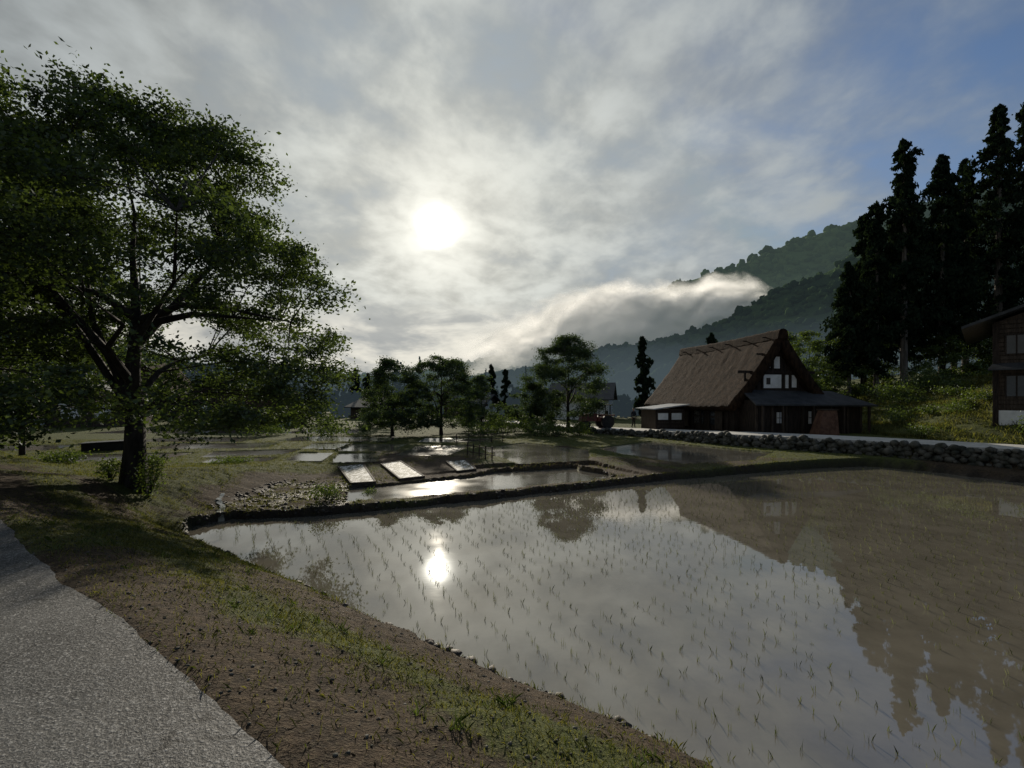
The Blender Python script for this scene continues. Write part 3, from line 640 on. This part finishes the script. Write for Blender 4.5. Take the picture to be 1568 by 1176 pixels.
CR=empty('parked_car',(-44.5,44,gz(-44.5,44)),math.radians(30))
m=MB(); m.prism([(-1.8,.3),(1.8,.3),(1.85,.75),(1.3,.95),(.8,1.0),(.35,1.45),(-1.2,1.48),(-1.75,1.05),(-1.85,.7)],-.75,.75); m.make('body',M_white,CR)
m=MB(); m.prism([(.68,1.02),(.3,1.38),(-1.1,1.4),(-1.5,1.06)],-.755,.755); m.make('glass',M_glass,CR)
m=MB()
for x in(-1.15,1.15):
    for y in(-.72,.72): m.cyl((x,y,.3),(0,1,0),.3,.2)
m.make('wheels',M_black,CR)
TR=empty('farm_tractor',(7.0,40.5,gz(7,40.5)+.1),math.radians(15))
m=MB(); m.hexa([(-1.5,-.35,.6),(-.1,-.35,.6),(-.1,.35,.6),(-1.5,.35,.6),(-1.4,-.3,1.15),(-.1,-.3,1.25),(-.1,.3,1.25),(-1.4,.3,1.15)]); m.box(-.08,1.1,-.5,.5,.6,.95); m.box(.1,1.3,-.72,-.5,1.05,1.15);m.box(.1,1.3,.5,.72,1.05,1.15); m.make('body',M_red,TR)
m=MB()
for x in(0,1.0):
    for y in(-.45,.45): m.box(x-.03,x+.03,y-.03,y+.03,.95,1.9)
m.box(-.15,1.2,-.55,.55,1.9,1.97); m.box(.5,.9,-.25,.25,.95,1.05); m.box(.85,.92,-.25,.25,1.05,1.45); m.cyl((-.9,0,1.4),(0,0,1),.03,.4,8); m.make('canopy_and_seat',M_wood,TR)
m=MB()
for y in(-.6,.6): m.cyl((.7,y,.55),(0,1,0),.55,.26,20); m.cyl((-1.1,y*.8,.32),(0,1,0),.32,.18,16)
m.make('wheels',M_black,TR)
BX=empty('covered_crate',(-21.2,25.6,gz(-21.2,25.6)),.4)
m=MB(); m.box(-.9,.9,-.45,.45,0,.4); m.make('crate',M_black,BX); m=MB(); m.slab((-1.0,-.55,.42),(1.0,-.55,.5),(1.0,.55,.5),(-1,.55,.42),.04); m.make('lid',M_metalroof,BX)
for fx,fy,L_,rz in((-3.4,30,3.2,.5),(-2.2,24.2,2.4,-1.0)):
    FN=empty('wooden_fence',(fx,fy,gz(fx,fy)-.05),rz); m=MB()
    for i in range(5): m.cyl((i*L_/4,0,.3),(0.05,0,1),.03,.75,8)
    for z in(.25,.55): m.cyl((L_/2,.04,z),(1,0,.02),.022,L_+.3,8)
    m.make('rails',M_wood2,FN)
UP=empty('utility_pole',(-23.2,23.2,gz(-23.2,23.2))); m=MB(); m.cyl((0,0,3),(0,0,1),.13,6.4,12,.1); m.box(-.6,.6,-.05,.05,5.6,5.7); m.make('pole',M_wood,UP)
def person(x,y):
    z=gz(x,y)+.06; E=empty('person',(x,y,z),.4)
    def skin(name,vs,es,rad,mat,root=0):
        me=bpy.data.meshes.new(name); me.from_pydata(vs,es,[]); o=bpy.data.objects.new(name,me); link(o,E); me.materials.append(mat)
        md=o.modifiers.new('s','SKIN'); md.use_smooth_shade=True
        for i,r in enumerate(rad):
            sv=me.skin_vertices[0].data[i]; sv.radius=r if isinstance(r,tuple) else (r,r); sv.use_root=(i==root)
        o.modifiers.new('u','SUBSURF').levels=1; o.modifiers['u'].render_levels=2
    skin('trousers',[(0,0,.93),(.09,0,.86),(.1,.02,.48),(.11,-.03,.1),(-.09,0,.86),(-.12,-.06,.48),(-.14,.05,.1),(.11,-.14,.05),(-.14,-.07,.05)],[(0,1),(1,2),(2,3),(0,4),(4,5),(5,6),(3,7),(6,8)],[(.14,.1),.095,.065,.05,.095,.065,.05,.04,.04],M_cloth2)
    skin('jacket',[(0,0,.95),(0,0,1.15),(0,-.01,1.36),(0,0,1.44),(.17,0,1.38),(.24,.03,1.13),(.25,-.05,.92),(-.17,0,1.38),(-.24,.02,1.13),(-.24,-.08,.93)],[(0,1),(1,2),(2,3),(2,4),(4,5),(5,6),(2,7),(7,8),(8,9)],[(.15,.11),(.15,.105),(.155,.1),.06,.06,.05,.038,.06,.05,.038],M_cloth)
    skin('head',[(0,0,1.42),(0,-.005,1.5),(0,-.01,1.57),(0,-.005,1.65),(0,-.11,1.575),(0.085,0,1.58),(-.085,0,1.58)],[(0,1),(1,2),(2,3),(2,4),(2,5),(2,6)],[.05,.055,(.082,.095),(.065,.075),.012,.015,.015],M_skin)
    skin('hair',[(0,.03,1.56),(0,.02,1.66),(0,-.02,1.70)],[(0,1),(1,2)],[.07,.088,.06],M_hair)
    for sx,hx,hy,hz in((1,.25,-.06,.88),(-1,-.24,-.09,.89)):
        vs=[(hx,hy,hz+.03),(hx,hy-.005,hz-.03)];es=[(0,1)];rad=[(.022,.03),(.018,.036)]
        for k in range(4):
            a=len(vs); yy=hy-.03+.02*k; ln=[.06,.075,.07,.055][k]
            vs+=[(hx,yy,hz-.07),(hx-sx*.01,yy,hz-.07-ln*.5),(hx-sx*.025,yy,hz-.07-ln)]; es+=[(1,a),(a,a+1),(a+1,a+2)]; rad+=[.009,.008,.007]
        a=len(vs); vs+=[(hx-sx*.02,hy-.045,hz-.02),(hx-sx*.03,hy-.06,hz-.06)]; es+=[(0,a),(a,a+1)]; rad+=[.01,.008]
        skin('hand',vs,es,rad,M_skin)
person(10.3,41.5)
# ---------------------------------------------------------------- fog bank
def fogmat():
    m,t,b=newmat('fog'); p=t.pos(); t.n.remove(b); e=t.new('ShaderNodeAttribute',attribute_name='edge').outputs['Fac']
    n=t.noise(t.mapv(p,(1,.3,1.5)),.020,6,.65,.3)
    f=t.mr(t.m('ADD',n,t.m('MULTIPLY',t.m('SUBTRACT',e,.5),.9)),.38,.82,0,.85)
    d=t.new('ShaderNodeBsdfDiffuse'); d.inputs[0].default_value=(.8,.82,.85,1); tl=t.new('ShaderNodeBsdfTranslucent'); tl.inputs[0].default_value=(.9,.9,.9,1)
    ad=t.new('ShaderNodeMixShader'); ad.inputs[0].default_value=.75; t.l.new(d.outputs[0],ad.inputs[1]); t.l.new(tl.outputs[0],ad.inputs[2])
    tr=t.new('ShaderNodeBsdfTransparent'); mx=t.new('ShaderNodeMixShader'); t.set(mx.inputs[0],f); t.l.new(tr.outputs[0],mx.inputs[1]); t.l.new(ad.outputs[0],mx.inputs[2])
    t.l.new(mx.outputs[0],t.n['Material Output'].inputs[0]); return m
M_fog=fogmat()
FG=empty('fog_bank')
for k in range(3):
    y0=395+k*50; nu,nvv=90,24; u=np.linspace(0,1,nu); v=np.linspace(0,1,nvv); U,Vv=np.meshgrid(u,v)
    x=-110+U*(352+k*8); up=np.interp(x,[-110,-60,0,100,180,245],[70,78,98,124,126,122])*y0/450; lo=np.interp(x,[-110,-60,0,100,180,245],[20,15,14,26,58,92])*y0/450
    z=lo+(up-lo)*Vv+ (fbm(U*7,Vv*0+k*3.3,5)-.47)*32; y=y0+(fbm(U*5,Vv*2,k)-.47)*50+Vv*15
    ed=np.clip(U*2.2,0,1)**.9*np.clip((1-U)*5,0,1)**.6*np.clip(np.sin(Vv**.85*3.14),0,1)**.7
    i2,j2=np.meshgrid(np.arange(nu-1),np.arange(nvv-1)); a=(j2*nu+i2).ravel()
    mesh_np('fog_layer',np.stack([x.ravel(),y.ravel(),z.ravel()],1),np.stack([a,a+1,a+nu+1,a+nu],1),M_fog,FG,True,{'edge':ed.ravel()})
# ---------------------------------------------------------------- sun, sky, camera
S=Vector((-.152,1,.349)).normalized(); el=math.asin(S.z); az=math.atan2(S.x,S.y)
L=bpy.data.lights.new('sun','SUN'); L.energy=4.3; L.angle=math.radians(.8); L.color=(1,.9,.74)
lo=bpy.data.objects.new('sun',L); lo.rotation_euler=S.to_track_quat('Z','Y').to_euler(); lo.location=(0,0,60); link(lo)
W=bpy.data.worlds.new('World'); scene.world=W; W.use_nodes=True; t=NT(W.node_tree); bg=W.node_tree.nodes['Background']
sky=t.new('ShaderNodeTexSky',sky_type='NISHITA'); sky.sun_disc=False; sky.sun_elevation=el; sky.sun_rotation=az%(2*math.pi); sky.air_density=1; sky.dust_density=1.5; sky.ozone_density=1.5
tc=t.new('ShaderNodeTexCoord'); d=tc.outputs['Generated']
nrm=t.new('ShaderNodeVectorMath',operation='NORMALIZE'); t.set(nrm.inputs[0],d); d=nrm.outputs[0]
dt=t.new('ShaderNodeVectorMath',operation='DOT_PRODUCT'); t.set(dt.inputs[0],d); dt.inputs[1].default_value=S
A_=t.m('ARCCOSINE',t.m('MINIMUM',dt.outputs['Value'],.999999))
sp=t.new('ShaderNodeSeparateXYZ'); t.set(sp.inputs[0],d); zx,zy,zz=sp.outputs
inv=t.m('DIVIDE',1.0,t.m('ADD',t.m('MAXIMUM',zz,0.0),.22))
cb=t.new('ShaderNodeCombineXYZ'); t.set(cb.inputs[0],t.m('MULTIPLY',zx,inv)); t.set(cb.inputs[1],t.m('MULTIPLY',zy,inv)); cp=cb.outputs[0]
cpr=t.mapv(cp,(.8,1.0,1),(0,0,math.radians(20)))
n1=t.noise(cpr,1.7,5,.55,.15); n2=t.noise(t.mapv(cp,(1.15,.95,1),(0,0,-.6)),4.2,5,.56,.15); n3=t.noise(cpr,.6,2,.5)
side=t.mr(t.m('SUBTRACT',zx,t.m('MULTIPLY',zy,.25)),-.05,.6,.0,.22,False)
dens=t.mr(t.m('SUBTRACT',t.m('ADD',t.m('MULTIPLY',n1,.55),t.m('ADD',t.m('MULTIPLY',n2,.30),t.m('MULTIPLY',n3,.35))),side),.33,.62)
ramp=t.new('ShaderNodeValToRGB'); t.set(ramp.inputs[0],t.m('DIVIDE',A_,1.6)); cr=ramp.color_ramp
stops=[(0,(.80,.79,.71)),(.06,(.70,.70,.635)),(.14,(.59,.605,.565)),(.26,(.46,.485,.475)),(.42,(.33,.36,.37)),(.62,(.19,.215,.235)),(1,(.18,.205,.225))]
cr.elements[0].position=0; cr.elements[0].color=(*stops[0][1],1); cr.elements[1].position=1; cr.elements[1].color=(*stops[-1][1],1)
for p_,c_ in stops[1:-1]: e=cr.elements.new(p_); e.color=(*c_,1)
shade=t.mr(t.m('ADD',t.m('MULTIPLY',n2,.6),t.m('MULTIPLY',n1,.4)),.37,.63,.70,1.18)
cx=t.new('ShaderNodeVectorMath',operation='SCALE'); t.set(cx.inputs[0],ramp.outputs[0]); t.set(cx.inputs['Scale'],shade)
ns=t.new('ShaderNodeVectorMath',operation='MULTIPLY'); t.set(ns.inputs[0],sky.outputs[0]); ns.inputs[1].default_value=(.060,.072,.088)
cl=t.new('ShaderNodeVectorMath',operation='MINIMUM'); t.set(cl.inputs[0],ns.outputs[0]); cl.inputs[1].default_value=(.35,.43,.52)
c=t.mix(dens,cl.outputs[0],cx.outputs[0])
nb=t.noise(t.mapv(d,(3.2,3.2,10)),1.5,5,.6,.2)
bandc=t.mix(t.mr(nb,.36,.58),(.40,.41,.40),(.88,.84,.73))
bs=t.new('ShaderNodeVectorMath',operation='SCALE'); t.set(bs.inputs[0],bandc); t.set(bs.inputs['Scale'],t.mr(A_,.2,1.2,1.0,.35))
c=t.mix(t.mr(t.m('ADD',zz,t.m('MULTIPLY',t.m('SUBTRACT',nb,.5),.12)),.12,.21,.85,0),c,bs.outputs[0])
c=t.mix(t.mr(t.m('ADD',zz,t.m('MULTIPLY',t.m('SUBTRACT',nb,.5),.07)),.025,.075,.9,0),c,(.19,.225,.25))
def gauss(w,amp):
    q=t.m('DIVIDE',A_,w); return t.m('MULTIPLY',t.m('EXPONENT',t.m('MULTIPLY',t.m('MULTIPLY',q,q),-1.0)),amp)
gl=t.m('ADD',gauss(.020,9.0),t.m('ADD',gauss(.05,.35),gauss(.15,.10)))
gv=t.new('ShaderNodeVectorMath',operation='SCALE'); gv.inputs[0].default_value=(1,.97,.86); t.set(gv.inputs['Scale'],gl)
ad=t.new('ShaderNodeVectorMath',operation='ADD'); t.set(ad.inputs[0],c); t.set(ad.inputs[1],gv.outputs[0])
t.set(bg.inputs[0],ad.outputs[0]); bg.inputs[1].default_value=1.0
cam=bpy.data.cameras.new('camera'); co=bpy.data.objects.new('camera',cam); link(co); co.location=(0,0,3.2); co.rotation_euler=(math.radians(90),0,0)
cam.sensor_width=36; cam.lens=17.22; cam.shift_y=.014; cam.clip_end=5000; cam.clip_start=.05
scene.camera=co
scene.view_settings.view_transform='Standard'; scene.view_settings.look='None'; scene.view_settings.exposure=0
